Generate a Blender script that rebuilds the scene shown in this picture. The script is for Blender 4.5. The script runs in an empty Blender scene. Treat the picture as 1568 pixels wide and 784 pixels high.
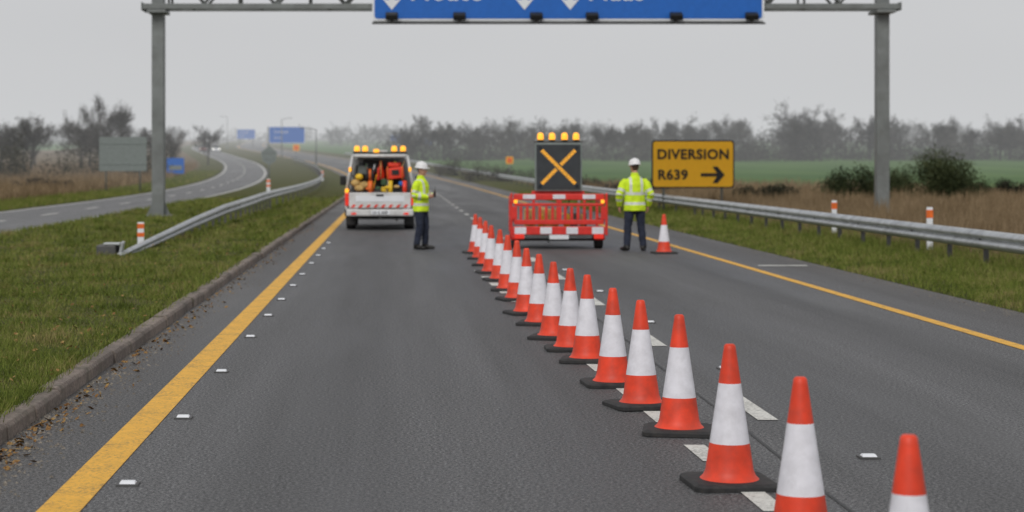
import bpy, bmesh, math, random
import numpy as np
from mathutils import Vector, Matrix
random.seed(7); rng=np.random.default_rng(7)
S=bpy.context.scene
S.view_settings.view_transform='Standard'
try: S.view_settings.look='None'
except Exception: pass
S.view_settings.exposure=0

# ------------------------------------------------------------------ materials
def newmat(name):
    m=bpy.data.materials.new(name); m.use_nodes=True
    nt=m.node_tree; return m,nt,nt.nodes['Principled BSDF']
def ramp(nt,src,stops):
    r=nt.nodes.new('ShaderNodeValToRGB'); e=r.color_ramp.elements
    while len(e)>1: e.remove(e[-1])
    e[0].position=stops[0][0]; e[0].color=(*stops[0][1],1)
    for p,c in stops[1:]:
        x=e.new(p); x.color=(*c,1)
    nt.links.new(src,r.inputs[0]); return r.outputs[0]
def mixc(nt,f,a,b,mode='MIX'):
    m=nt.nodes.new('ShaderNodeMix'); m.data_type='RGBA'; m.blend_type=mode
    for i,v in ((0,f),(6,a),(7,b)):
        if hasattr(v,'is_output'): nt.links.new(v,m.inputs[i])
        else: m.inputs[i].default_value = v if i==0 else (*v,1)
    return m.outputs[2]
def math_(nt,op,a,b=0.0):
    m=nt.nodes.new('ShaderNodeMath'); m.operation=op
    for i,v in enumerate((a,b)):
        if hasattr(v,'is_output'): nt.links.new(v,m.inputs[i])
        else: m.inputs[i].default_value=v
    return m.outputs[0]
def pos(nt,scale=(1,1,1)):
    g=nt.nodes.new('ShaderNodeNewGeometry'); mp=nt.nodes.new('ShaderNodeMapping'); mp.inputs['Scale'].default_value=scale
    nt.links.new(g.outputs['Position'],mp.inputs[0]); return mp.outputs[0]
def noise(nt,scale,detail=4,vec=None,rough=.55):
    n=nt.nodes.new('ShaderNodeTexNoise'); n.inputs['Scale'].default_value=scale; n.inputs['Detail'].default_value=detail; n.inputs['Roughness'].default_value=rough
    nt.links.new(vec if vec is not None else pos(nt),n.inputs['Vector']); return n.outputs['Fac']
def bump(nt,b,h,strength=.3,dist=.01):
    n=nt.nodes.new('ShaderNodeBump'); n.inputs['Strength'].default_value=strength; n.inputs['Distance'].default_value=dist
    nt.links.new(h,n.inputs['Height']); nt.links.new(n.outputs[0],b.inputs['Normal'])
def mat(name,col,rough=.5,metal=0,var=.15,scale=6,emit=0,emcol=None,dirt=0,bmp=0,bscale=80,spec=None,dcol=(.07,.06,.05)):
    m,nt,b=newmat(name)
    n=noise(nt,scale,2)
    lo=tuple(c*(1-var) for c in col); hi=tuple(min(1,c*(1+var)) for c in col)
    c=ramp(nt,n,[(.3,lo),(.7,hi)])
    if dirt>0:
        n2=noise(nt,scale*.6+2.3,4,rough=.7)
        r=nt.nodes.new('ShaderNodeMapRange'); r.inputs[1].default_value=.45; r.inputs[2].default_value=.75; r.inputs[4].default_value=dirt
        nt.links.new(n2,r.inputs[0])
        c=mixc(nt,r.outputs[0],c,dcol)
    nt.links.new(c,b.inputs['Base Color'])
    b.inputs['Roughness'].default_value=rough; b.inputs['Metallic'].default_value=metal
    if spec is not None: b.inputs['Specular IOR Level'].default_value=spec
    if emit>0:
        b.inputs['Emission Color'].default_value=(*(emcol or col),1); b.inputs['Emission Strength'].default_value=emit
    if bmp>0: bump(nt,b,noise(nt,bscale,2),bmp,.004)
    return m
M={}
M['white']=mat('white_paint',(.68,.68,.67),.35,var=.05,dirt=.4,scale=3)
M['refl_white']=mat('reflective_white',(.80,.79,.84),.5,var=.06,scale=14,dirt=.22,bmp=.15,bscale=300,dcol=(.3,.28,.27))
M['cone_red']=mat('cone_red',(.80,.055,.016),.5,var=.18,scale=8,dirt=.35,bmp=.1,dcol=(.22,.06,.04))
M['rubber']=mat('black_rubber',(.022,.022,.023),.75,var=.3,scale=20,dirt=.5)
M['red']=mat('barrier_red',(.75,.035,.025),.42,var=.12,dirt=.15)
M['board']=mat('matrix_board',(.035,.04,.045),.55)
M['steel']=mat('galvanised_steel',(.50,.52,.53),.45,.3,var=.18,scale=2.5,dirt=.3)
M['gantry']=mat('gantry_steel',(.20,.215,.21),.5,.2,var=.15,scale=1.5,dirt=.3)
M['dsteel']=mat('dark_steel',(.10,.10,.10),.6,.3,dirt=.4)
M['blue']=mat('sign_blue',(.008,.13,.52),.4,var=.05)
M['wsign']=mat('sign_white',(.8,.82,.85),.4,var=.03)
M['yellow']=mat('sign_yellow',(1.0,.50,.010),.45,var=.04)
M['black']=mat('sign_black',(.012,.012,.012),.5)
M['signback']=mat('sign_back_grey',(.20,.23,.22),.55,.1,var=.1)
M['amber']=mat('amber_lens',(.95,.38,.02),.3,emit=1.1,emcol=(1,.42,.03))
M['amberX']=mat('amber_led',(.9,.42,.03),.4,emit=.65,emcol=(1,.45,.03))
M['redlens']=mat('red_lens',(.6,.02,.015),.25,emit=.35,emcol=(1,.05,.02))
M['glass']=mat('dark_glass',(.02,.025,.03),.1)
M['chrome']=mat('alloy',(.4,.4,.4),.35,.7)
M['orange']=mat('orange_plastic',(.85,.16,.02),.45,dirt=.2)
M['orangered']=mat('orange_red_plastic',(.80,.05,.02),.4)
M['green']=mat('dark_green_bag',(.05,.10,.05),.8)
M['tan']=mat('tan_canvas',(.6,.40,.15),.85,var=.3)
M['ycan']=mat('yellow_plastic',(.85,.55,.03),.5)
M['hivis']=mat('hi_vis_fabric',(.66,.90,.02),.75,var=.14,scale=9,bmp=.3,bscale=40)
M['tape']=mat('silver_tape',(.66,.68,.62),.4,var=.08)
M['navy']=mat('navy_trousers',(.018,.024,.045),.85,var=.3,scale=12,bmp=.3,bscale=40)
M['boot']=mat('boot_leather',(.012,.011,.010),.5)
M['skin']=mat('skin',(.50,.27,.19),.55,var=.08)
M['hair']=mat('hair',(.06,.035,.02),.7)
M['helmet']=mat('helmet_white',(.82,.82,.82),.3,var=.03)
M['lips']=mat('lips',(.33,.12,.10),.5)
M['eye']=mat('eye_dark',(.03,.02,.015),.3)

# ------------------------------------------------------------------ mesh helpers
def link(o,parent=None):
    S.collection.objects.link(o)
    if parent: o.parent=parent
    return o
def empty(name,loc=(0,0,0),rz=0):
    e=bpy.data.objects.new(name,None); e.location=loc; e.rotation_euler=(0,0,rz); e.empty_display_size=.2
    S.collection.objects.link(e); return e
def obj(name,V,F,m,parent=None,smooth=False,bevel=0,loc=(0,0,0)):
    me=bpy.data.meshes.new(name); me.from_pydata([tuple(v) for v in V],[],[tuple(f) for f in F])
    ms=m if isinstance(m,(list,tuple)) else [m]
    for x in ms: me.materials.append(x)
    if smooth: me.shade_smooth()
    o=bpy.data.objects.new(name,me); o.location=loc
    link(o,parent)
    if bevel>0:
        b=o.modifiers.new('b','BEVEL'); b.width=bevel; b.segments=2; b.limit_method='ANGLE'
    return o
BF=[(0,3,2,1),(4,5,6,7),(0,1,5,4),(1,2,6,5),(2,3,7,6),(3,0,4,7)]
def boxv(c,s):
    x,y,z=c; a,b,d=s[0]/2,s[1]/2,s[2]/2
    return [(x-a,y-b,z-d),(x+a,y-b,z-d),(x+a,y+b,z-d),(x-a,y+b,z-d),(x-a,y-b,z+d),(x+a,y-b,z+d),(x+a,y+b,z+d),(x-a,y+b,z+d)]
def box(name,c,s,m,parent=None,bevel=.01,rot=(0,0,0)):
    o=obj(name,boxv((0,0,0),s),BF,m,parent,bevel=min(bevel,min(s)*.4)); o.location=c; o.rotation_euler=rot; return o
def cyl(name,p0,p1,r0,r1,m,parent=None,n=16):
    p0=Vector(p0);p1=Vector(p1);t=(p1-p0).normalized()
    a=t.cross(Vector((0,0,1)) if abs(t.z)<.9 else Vector((0,1,0))).normalized(); b=t.cross(a)
    V=[];F=[]
    for p,r in ((p0,r0),(p1,r1)):
        for i in range(n):
            an=2*math.pi*i/n; V.append(p+a*math.cos(an)*r+b*math.sin(an)*r)
    for i in range(n): F.append((i,(i+1)%n,n+(i+1)%n,n+i))
    F.append(tuple(range(n))[::-1]); F.append(tuple(range(n,2*n)))
    o=obj(name,V,F,m,parent)
    for p in o.data.polygons:
        if len(p.vertices)==4: p.use_smooth=True
    return o
def lathe(name,prof,mats,idx=None,parent=None,n=32,axis='Z',loc=(0,0,0),sx=1,sy=1):
    V=[];F=[]
    for r,z in prof:
        for i in range(n):
            an=2*math.pi*i/n; p=(r*math.cos(an)*sx,r*math.sin(an)*sy,z)
            if axis=='X': p=(z,p[0],p[1])
            V.append(p)
    fi=[]
    for j in range(len(prof)-1):
        for i in range(n):
            F.append((j*n+i,j*n+(i+1)%n,(j+1)*n+(i+1)%n,(j+1)*n+i)); fi.append(idx[j] if idx else 0)
    o=obj(name,V,F,mats,parent,smooth=True,loc=loc)
    o.data.polygons.foreach_set('material_index',fi)
    return o
def plate(name,pts,y0,y1,m,parent=None,bevel=0):
    n=len(pts)
    V=[(x,y0,z) for x,z in pts]+[(x,y1,z) for x,z in pts]
    F=[tuple(range(n)),tuple(range(2*n-1,n-1,-1))]+[(i,i+n,(i+1)%n+n,(i+1)%n) for i in range(n)]
    return obj(name,V,F,m,parent,bevel=bevel)
def rrect(x0,x1,z0,z1,r,k=5):
    P=[]
    for cx,cz,a0 in ((x1-r,z1-r,0),(x0+r,z1-r,90),(x0+r,z0+r,180),(x1-r,z0+r,270)):
        for i in range(k+1):
            a=math.radians(a0+90*i/k); P.append((cx+r*math.cos(a),cz+r*math.sin(a)))
    return P
def text(name,s,x,y,z,size,m,parent,bold=.01,align='LEFT'):
    cu=bpy.data.curves.new(name,'FONT'); cu.body=s; cu.size=size; cu.offset=bold; cu.extrude=.004; cu.align_x=align
    cu.space_character=1.08; cu.resolution_u=4
    cu.materials.append(m); o=bpy.data.objects.new(name,cu); o.location=(x,y,z); o.rotation_euler=(math.pi/2,0,0); link(o,parent)
    return o
def np_mesh(name,V,F,m,parent=None):
    V=np.asarray(V,np.float32);F=np.asarray(F,np.int32)
    me=bpy.data.meshes.new(name); k=F.shape[1]
    me.vertices.add(len(V)); me.vertices.foreach_set('co',V.ravel())
    me.loops.add(F.size); me.loops.foreach_set('vertex_index',F.ravel())
    me.polygons.add(len(F)); me.polygons.foreach_set('loop_start',np.arange(0,F.size,k,dtype=np.int32))
    me.update(calc_edges=True); me.validate()
    me.materials.append(m)
    o=bpy.data.objects.new(name,me); link(o,parent); return o

# ------------------------------------------------------------------ road alignment
def off(y):
    if y<90: return 0.0
    o=(min(y,280)-90)**2/2880
    if y>280: o+=.132*(min(y,450)-280)
    if y>450: o+=.06*(y-450)+.072*80*(1-math.exp(-(y-450)/80))
    return -o
def gz(y):
    if y<80: return 0.0
    z=7e-5*(min(y,208.6)-80)**2
    if y>208.6: z+=.018*(min(y,900)-208.6)
    return z
voff=np.vectorize(off); vgz=np.vectorize(gz)
rows=list(np.arange(-40,60,2.0))+list(np.arange(60,300,4.0))+list(np.arange(300,900,15.0))+list(np.arange(900,5000,200.0))
def ug(u):
    if -2.60<=u<=7.45: return -.05
    if -14.75<=u<=-9.45: return -.05
    if u<-2.6 and u>-9.45: return .085
    if u>7.45: return min(.05,(u-7.45)*.1)
    return 0.0
def sheet(name,u0,u1,y0,y1,dz,m,du=None):
    ys=[y for y in rows if y0<y<y1]; ys=[y0]+ys+[y1]
    us=[u0,u1] if du is None else list(np.linspace(u0,u1,max(2,int((u1-u0)/du)+1)))
    V=[];A=[]
    for y in ys:
        for u in us: V.append((u+off(y),y,gz(y)+dz)); A.append(u)
    k=len(us);F=[(j*k+i,j*k+i+1,(j+1)*k+i+1,(j+1)*k+i) for j in range(len(ys)-1) for i in range(k-1)]
    o=obj(name,V,F,m)
    a=o.data.attributes.new('u','FLOAT','POINT'); a.data.foreach_set('value',A)
    return o
def asphalt(name,base=.085,kerb=True):
    m,nt,b=newmat(name)
    fine=noise(nt,48,3,rough=.9); med=noise(nt,22,2); big=noise(nt,.5,3,vec=pos(nt,(1,.12,1)))
    streak=noise(nt,3.0,2,vec=pos(nt,(1,.03,1)))
    c=ramp(nt,fine,[(.36,(base*.18,)*3),(.5,(base*.88,base*.88,base*.90)),(.64,(base*2.9,base*2.9,base*2.9))])
    c=mixc(nt,1.0,c,ramp(nt,big,[(.3,(.74,.74,.74)),(.7,(1.20,1.20,1.20))]),'MULTIPLY')
    c=mixc(nt,1.0,c,ramp(nt,streak,[(.3,(.85,.85,.85)),(.7,(1.10,1.10,1.11))]),'MULTIPLY')
    if kerb:
        at=nt.nodes.new('ShaderNodeAttribute'); at.attribute_name='u'
        wv=nt.nodes.new('ShaderNodeMath'); wv.operation='SINE'
        nt.links.new(math_(nt,'MULTIPLY',at.outputs['Fac'],2*math.pi/1.85),wv.inputs[0])
        wt=nt.nodes.new('ShaderNodeMapRange'); wt.inputs[1].default_value=-1; wt.inputs[2].default_value=1; wt.inputs[3].default_value=.86; wt.inputs[4].default_value=1.09
        nt.links.new(wv.outputs[0],wt.inputs[0])
        cb=nt.nodes.new('ShaderNodeCombineColor')
        for i in range(3): nt.links.new(wt.outputs[0],cb.inputs[i])
        c=mixc(nt,1.0,c,cb.outputs[0],'MULTIPLY')
        for a0,a1 in ((-1.75,-2.45),(6.3,7.4)):
            mr=nt.nodes.new('ShaderNodeMapRange'); mr.inputs[1].default_value=a0; mr.inputs[2].default_value=a1
            nt.links.new(at.outputs['Fac'],mr.inputs[0])
            g=math_(nt,'MULTIPLY',mr.outputs[0],ramp(nt,med,[(.42,(0,0,0)),(.6,(1,1,1))]))
            g=math_(nt,'MULTIPLY',g,.8)
            c=mixc(nt,g,c,ramp(nt,fine,[(.35,(.035,.03,.027)),(.6,(.15,.13,.11))]))
    nt.links.new(c,b.inputs['Base Color'])
    rr=ramp(nt,big,[(.35,(.48,.48,.48)),(.6,(.75,.75,.75))]); nt.links.new(rr,b.inputs['Roughness']); b.inputs['Specular IOR Level'].default_value=.42
    bump(nt,b,fine,.8,.006)
    return m
M['asph']=asphalt('asphalt',.090); M['asph2']=asphalt('asphalt_far',.13,False)
def paint(name,col,wear=.5):
    m,nt,b=newmat(name)
    n=noise(nt,35,4,rough=.8); n2=noise(nt,3,2)
    f=ramp(nt,math_(nt,'ADD',math_(nt,'MULTIPLY',n,.75),math_(nt,'MULTIPLY',n2,.25)),[(.38,(wear,)*3),(.50,(0,0,0))])
    c=ramp(nt,noise(nt,9,3),[(.3,tuple(x*.82 for x in col)),(.7,col)])
    c=mixc(nt,f,c,(.07,.068,.06))
    nt.links.new(c,b.inputs['Base Color']); b.inputs['Roughness'].default_value=.65
    bump(nt,b,noise(nt,95,2),.4,.005); return m
M['yline']=paint('yellow_road_paint',(.90,.48,.045),.6); M['wline']=paint('white_road_paint',(.74,.73,.68),.6)

gm,nt,b=newmat('grass_ground')
at=nt.nodes.new('ShaderNodeAttribute'); at.attribute_name='kind'
sep=nt.nodes.new('ShaderNodeSeparateColor'); nt.links.new(at.outputs['Color'],sep.inputs[0])
nn=noise(nt,.8,4,rough=.65); nf=noise(nt,14,3,rough=.7)
gc=ramp(nt,nf,[(.3,(.03,.036,.012)),(.5,(.075,.088,.024)),(.7,(.13,.13,.045))])
gc=mixc(nt,ramp(nt,nn,[(.45,(0,0,0)),(.65,(.6,.6,.6))]),gc,(.12,.095,.045))
bc=ramp(nt,nf,[(.3,(.07,.05,.028)),(.55,(.17,.125,.07)),(.75,(.25,.19,.11))])
fc=ramp(nt,noise(nt,.08,3,vec=pos(nt,(1,.4,1))),[(.3,(.06,.125,.035)),(.7,(.10,.18,.05))])
def th(ch):
    s=math_(nt,'ADD',sep.outputs[ch],math_(nt,'MULTIPLY',math_(nt,'SUBTRACT',nn,.5),.9))
    return ramp(nt,s,[(.42,(0,0,0)),(.58,(1,1,1))])
c=mixc(nt,th(0),gc,bc); c=mixc(nt,th(1),c,fc)
nt.links.new(c,b.inputs['Base Color']); b.inputs['Roughness'].default_value=.95; b.inputs['Specular IOR Level'].default_value=.1
bump(nt,b,nf,.7,.05)
cols=[-2500,-1500,-900,-500,-300,-200,-140,-100,-70,-50,-40,-32,-26,-22,-19,-17,-15.5,-14.76,-14.74,-13.5,-12,-10.6,-9.46,-9.44,-8.5,-7.5,-6.5,-5.5,-4.5,-3.5,-2.62,-2.58,-1,0,2,4,6,7.44,7.6,8.2,9,9.8,10.6,11.4,12.2,13,14,16,18,21,25,30,36,44,55,70,90,120,160,220,320,500,900,1500,2500]
def kind(u,y):
    br=0;fi=0
    if u>10.3: br=min(1,(u-10.3)/1.5)
    if u>7.5 and u<=10.3: br=.15
    if u<-16.5: br=min(1,(-16.5-u)/2)
    if u>12 and y>118: fi=min(1,(y-118)/12)
    if y>420: fi=max(fi,.9 if (u<-40 or u>12) else 0)
    if y>300 and u>-9 and u<12: br=.4
    return br,fi
V=[];K=[]
for y in rows:
    for u in cols:
        V.append((u+off(y),y,gz(y)+ug(u))); a,f=kind(u,y); K.append((a,f,0,1))
k=len(cols);F=[(j*k+i,j*k+i+1,(j+1)*k+i+1,(j+1)*k+i) for j in range(len(rows)-1) for i in range(k-1)]
g=obj('ground',V,F,gm); ca=g.data.color_attributes.new('kind','FLOAT_COLOR','POINT'); ca.data.foreach_set('color',np.array(K,np.float32).ravel())

sheet('road',-2.52,7.42,-38,1800,0,M['asph'],du=.35)
sheet('opposite_carriageway_road',-14.6,-9.6,-38,1800,0,M['asph2'])
def merge(name,L,m):
    V=[];F=[]
    for (ua,ub,ya,yb,dz) in L:
        ys=[ya]+[y for y in rows if ya<y<yb]+[yb]
        for j,y in enumerate(ys):
            u0,u1=(ua(y),ub(y)) if callable(ua) else (ua,ub)
            V+= [(u0+off(y),y,gz(y)+dz),(u1+off(y),y,gz(y)+dz)]
        n0=len(V)-2*len(ys)
        F+=[(n0+2*j,n0+2*j+1,n0+2*j+3,n0+2*j+2) for j in range(len(ys)-1)]
    return obj(name,V,F,m)
merge('edge_line_marking',[(-1.80,-1.58,-30,900,.005)],M['yline'])
merge('edge_line_marking',[(5.93,6.08,-30,900,.005)],M['yline'])
L=[]
y=2.3
while y<420:
    L.append((2.49,2.63,y,y+1.45,.005)); y+=5.1
merge('lane_line_marking',L,M['wline'])
L=[]; y=7.65
while y<30:
    L.append((lambda q:1.86-.026*(q-9.3),lambda q:1.99-.026*(q-9.3),y,y+.62,.005)); y+=1.56
merge('lane_line_marking',L,M['wline'])
merge('cross_line_marking',[(6.3,7.15,31.5,31.75,.005)],M['wline'])
L=[(-9.98,-9.82,-30,900,.005),(-14.4,-14.25,-30,900,.005)]
y=0
while y<500: L.append((-12.2,-12.05,y,y+3,.005)); y+=9
merge('opposite_lane_marking',L,M['wline'])
sm=mat('tar_seam',(.03,.03,.03),.6)
merge('road_seam',[(lambda q:2.30+.012*math.sin(q*1.1),lambda q:2.32+.012*math.sin(q*1.1+.3),4,60,.004)],sm)

def stud(u,y):
    e=empty('road_stud',(u+off(y),y,gz(y)))
    V=boxv((0,0,.006),(.12,.11,.012)); obj('base',V,BF,M['dsteel'],e)
    V=[(-.045,-.04,.012),(.045,-.04,.012),(.045,.04,.012),(-.045,.04,.012),(-.038,-.02,.026),(.038,-.02,.026),(.038,.02,.026),(-.038,.02,.026)]
    obj('reflector',V,BF,M['wsign'],e,bevel=.003)
for y in [9.98,12.6,15.4,18.5,21.1,23.6,26.3,29,32.2,35,37.8,40.6]: stud(-1.45,y)
for y in [10.9,15.65,20.2,25.1,30.2]: stud(2.83,y)

km,nt,b=newmat('kerb_concrete')
n1=noise(nt,1.1,3,vec=pos(nt,(.2,1,.2))); n2=noise(nt,40,4,rough=.7)
c=ramp(nt,n2,[(.3,(.12,.10,.088)),(.65,(.32,.275,.245))]); c=mixc(nt,1.0,c,ramp(nt,n1,[(.35,(.7,.68,.66)),(.65,(1.1,1.05,1.0))]),'MULTIPLY')
c=mixc(nt,ramp(nt,noise(nt,5,4),[(.5,(0,0,0)),(.7,(.6,.6,.6))]),c,(.05,.055,.03))
nt.links.new(c,b.inputs['Base Color']); b.inputs['Roughness'].default_value=.9; bump(nt,b,n2,.6,.01)
V=[];F=[];y=-10
while y<260:
    ln=.9 if y<120 else 3.6
    jx=random.uniform(-.014,.014); jz=random.uniform(-.014,.008)
    y0,y1=y+.008,y+ln-.008
    prof=[(-2.45,-.06),(-2.455,.085),(-2.475,.112),(-2.60,.115),(-2.61,-.06)]
    n0=len(V)
    for yy in (y0,y1):
        for u,z in prof: V.append((u+jx+off(yy),yy,z+(jz if z>0 else 0)+gz(yy)))
    for i in range(4): F.append((n0+i,n0+i+1,n0+5+i+1,n0+5+i))
    F.append((n0+4,n0+3,n0+2,n0+1,n0)); F.append((n0+5,n0+6,n0+7,n0+8,n0+9))
    y+=ln
obj('kerb',V,F,km,bevel=.006)

# ------------------------------------------------------------------ vegetation
def vegmat(name,stops,scale=9,lo=.06):
    m,nt,b=newmat(name)
    n=noise(nt,scale,2,rough=.7); n2=noise(nt,scale*lo,3)
    s=math_(nt,'ADD',math_(nt,'MULTIPLY',n,.5),math_(nt,'MULTIPLY',n2,.5))
    c=ramp(nt,s,stops)
    nt.links.new(c,b.inputs['Base Color']); b.inputs['Roughness'].default_value=.8; b.inputs['Specular IOR Level'].default_value=.15
    return m
M['blade']=vegmat('grass_blades',[(.38,(.060,.080,.016)),(.46,(.115,.155,.025)),(.53,(.185,.215,.045)),(.60,(.28,.225,.10))],25,.045)
M['dry']=vegmat('dry_grass',[(.36,(.10,.07,.035)),(.5,(.23,.165,.095)),(.64,(.38,.29,.18))],20)
def blades(name,U,Y,H,W,m,lean=.5,zf=None):
    n=len(U); X=U+voff(Y); Z=vgz(Y)+zf
    a=rng.uniform(0,2*math.pi,n); la=rng.uniform(0,2*math.pi,n); l=H*lean*rng.uniform(0,1,n)
    P=np.stack([X,Y,Z],1)
    D=np.stack([np.cos(a)*W/2,np.sin(a)*W/2,np.zeros(n)],1)
    T=P+np.stack([np.cos(la)*l,np.sin(la)*l,H],1)
    V=np.stack([P-D,P+D,T],1).reshape(-1,3); F=np.arange(3*n).reshape(-1,3)
    return np_mesh(name,V,F,m)
def sampY(n,a,b):
    t=rng.uniform(0,1,n); return 1/((1/a)+(1/b-1/a)*t)
n=190000; Y=sampY(n,8,90); U=rng.uniform(-9.5,-2.54,n)
clump=.5+.5*np.sin(U*2.1+np.sin(Y*.9)*2)*np.sin(Y*1.3+np.sin(U*1.7)*2)
H=rng.uniform(.02,.075,n)*(.6+1.4*clump)*(1+.25*np.maximum(0,Y-20)/30)
edge=(U>-2.75); H=np.where(edge,H*rng.uniform(.8,2.1,n),H)
Wd=.008*np.maximum(1,Y/14)
blades('verge_grass',U,Y,H,Wd,M['blade'],1.0,.08)
n=34000; ci=rng.integers(0,560,n); cy=sampY(560,9,80); cu=rng.uniform(-9.3,-2.6,560); U=np.clip(cu[ci]+rng.normal(0,.08,n),-9.5,-2.50); Y=cy[ci]+rng.normal(0,.08,n)
blades('verge_grass',U,Y,rng.uniform(.06,.18,n),.007*np.maximum(1,Y/16),M['blade'],1.2,.08)
n=70000; Y=sampY(n,20,110); U=7.42+rng.uniform(0,1,n)*4.3
H=rng.uniform(.04,.13,n)*(1+np.maximum(0,U-7.5)*.25); blades('verge_grass',U,Y,H,.010*np.maximum(1,Y/22),M['blade'],.9,np.clip((U-7.45)*.1,0,.05))
n=32000; Y=sampY(n,35,200); U=rng.uniform(-19,-14.8,n); H=rng.uniform(.1,.3,n); blades('verge_grass',U,Y,H,.022*np.maximum(1,Y/60),M['blade'],.6,0.0)
n=100000; Y=sampY(n,24,135); U=10.6+rng.uniform(0,1,n)**1.4*26; tu=.5+.5*np.sin(U*1.3+Y*.23)*np.sin(Y*.7-U*.4)
H=rng.uniform(.35,.75,n)*(.6+.6*tu)*np.clip((U-10.2)/1.4,.3,1); blades('dry_grass',U,Y,H,.017*np.maximum(1,Y/35),M['dry'],.45,.04)
n=45000; Y=sampY(n,60,230); U=-18-rng.uniform(0,1,n)**1.3*26; H=rng.uniform(.4,.95,n); blades('dry_grass',U,Y,H,.033*np.maximum(1,Y/70),M['dry'],.45,0.0)
M['grit']=vegmat('grit_stones',[(.4,(.08,.07,.06)),(.6,(.28,.25,.21))],60)
n=3600; Y=sampY(n,8,45); U=np.where(rng.random(n)<.6,-2.44+np.abs(rng.normal(0,.18,n)),7.40-np.abs(rng.normal(0,.22,n))); s=rng.uniform(.004,.014,n)
P=np.stack([U+0*Y,Y,np.zeros(n)],1); base=np.array([(-1,-.8,0),(1,-.9,0),(.9,.8,0),(-.8,1,0),(0,0,1.1)])
V=(P[:,None,:]+base[None]*s[:,None,None]).reshape(-1,3); f=np.array([(0,1,4),(1,2,4),(2,3,4),(3,0,4)]); F=(f[None]+np.arange(n)[:,None,None]*5).reshape(-1,3)
np_mesh('roadside_gravel',V,F,M['grit'])
# fallen leaves on the verge and in the gutter
M['leaf']=vegmat('dead_leaves',[(.4,(.10,.05,.02)),(.5,(.24,.13,.05)),(.6,(.38,.26,.10))],40)
n=2600; Y=sampY(n,8,60); U=np.where(rng.random(n)<.75,rng.uniform(-8,-2.6,n),-2.40+np.abs(rng.normal(0,.12,n))); Z=np.where(U<-2.5,.11+rng.uniform(0,.05,n),.010)
P=np.stack([U,Y,Z],1); a=rng.uniform(0,6.28,n); s=rng.uniform(.012,.03,n); dx=np.stack([np.cos(a)*s,np.sin(a)*s,rng.uniform(0,.012,n)],1); dy=np.stack([-np.sin(a)*s*.6,np.cos(a)*s*.6,rng.uniform(0,.015,n)],1)
V=np.stack([P-dx,P+dy,P+dx,P-dy*.8],1).reshape(-1,3); F=np.arange(4*n).reshape(-1,4); np_mesh('fallen_leaves',V,F,M['leaf'])

def cloud(cs,n,size,elong=1.0):
    cs=np.array(cs); w=cs[:,3]*cs[:,5]; idx=rng.choice(len(cs),n,p=w/w.sum()); c=cs[idx]
    d=rng.normal(size=(n,3)); d/=np.linalg.norm(d,axis=1)[:,None]
    r=rng.uniform(0,1,n)**.45*(1+.18*np.sin(d[:,0]*9+idx)*np.sin(d[:,2]*7+idx*2)+rng.normal(0,.07,n))
    P=c[:,:3]+d*r[:,None]*c[:,3:]
    a=rng.normal(size=(n,3)); a[:,2]*=1+(elong-1)*.8; a/=np.linalg.norm(a,axis=1)[:,None]
    b=np.cross(a,rng.normal(size=(n,3))); b/=np.linalg.norm(b,axis=1)[:,None]
    s=size*rng.uniform(.5,1.3,n)[:,None]
    return np.stack([P-a*s*.5*elong,P+b*s*.5/elong,P+a*s*.5*elong],1).reshape(-1,3)
def tube_tris(p0,p1,r0,r1,k=5):
    p0=np.array(p0);p1=np.array(p1);t=p1-p0;t=t/np.linalg.norm(t)
    a=np.cross(t,[0.1,1,0.05]);a/=np.linalg.norm(a);b=np.cross(t,a)
    R0=[p0+(a*math.cos(2*math.pi*i/k)+b*math.sin(2*math.pi*i/k))*r0 for i in range(k)]
    R1=[p1+(a*math.cos(2*math.pi*i/k)+b*math.sin(2*math.pi*i/k))*r1 for i in range(k)]
    o=[]
    for i in range(k):
        j=(i+1)%k; o+=[R0[i],R0[j],R1[j],R0[i],R1[j],R1[i]]
    return o
def bare_tree(x,y,z,h,w,twigs,tw,thick=1.0):
    T=[];tips=[]
    lean=rng.normal(0,.03,2)
    top=np.array([x+lean[0]*h,y+lean[1]*h,z+h*.55])
    T+=tube_tris((x,y,z-.1),top,.024*h*thick,.012*h*thick)
    for i in range(12):
        t=rng.uniform(.3,1.0); p=np.array([x,y,z])*(1-t)+top*t
        an=rng.uniform(0,2*math.pi); up=rng.uniform(.6,1.6); L=h*rng.uniform(.26,.44)
        d=np.array([math.cos(an)*w,math.sin(an)*w,up]); d/=np.linalg.norm(d); q=p+d*L
        q[2]=min(q[2],z+h); T+=tube_tris(p,q,.008*h*thick,.003*h*thick,4); tips.append((p,q))
        for j in range(5):
            s=rng.uniform(.35,1); pp=p+(q-p)*s; d2=d+rng.normal(0,.5,3); d2/=np.linalg.norm(d2); qq=pp+d2*L*.5
            T+=tube_tris(pp,qq,.004*h*thick,.0012*h*thick,3); tips.append((pp,qq))
    n=twigs; idx=rng.integers(0,len(tips),n)
    A=np.array([t[0] for t in tips])[idx];B=np.array([t[1] for t in tips])[idx]
    s=rng.uniform(.2,1.05,n)[:,None]; P=A+(B-A)*s+rng.normal(0,.028*h,(n,3))
    D=(B-A); D/=np.linalg.norm(D,axis=1)[:,None]; D=D+rng.normal(0,.5,(n,3)); D[:,2]+=.35; D/=np.linalg.norm(D,axis=1)[:,None]
    L=(h*.07*rng.uniform(.5,1.4,n))[:,None]; W=np.cross(D,rng.normal(size=(n,3))); W/=np.linalg.norm(W,axis=1)[:,None]
    V=np.stack([P-W*tw,P+W*tw,P+D*L],1).reshape(-1,3)
    return np.concatenate([np.array(T),V])
def tris(name,Vs,m):
    V=np.concatenate(Vs); return np_mesh(name,V,np.arange(len(V)).reshape(-1,3),m)
M['belt']=vegmat('winter_woodland',[(.38,(.030,.030,.027)),(.5,(.052,.050,.044)),(.62,(.085,.08,.065))],.9,.15)
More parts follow.
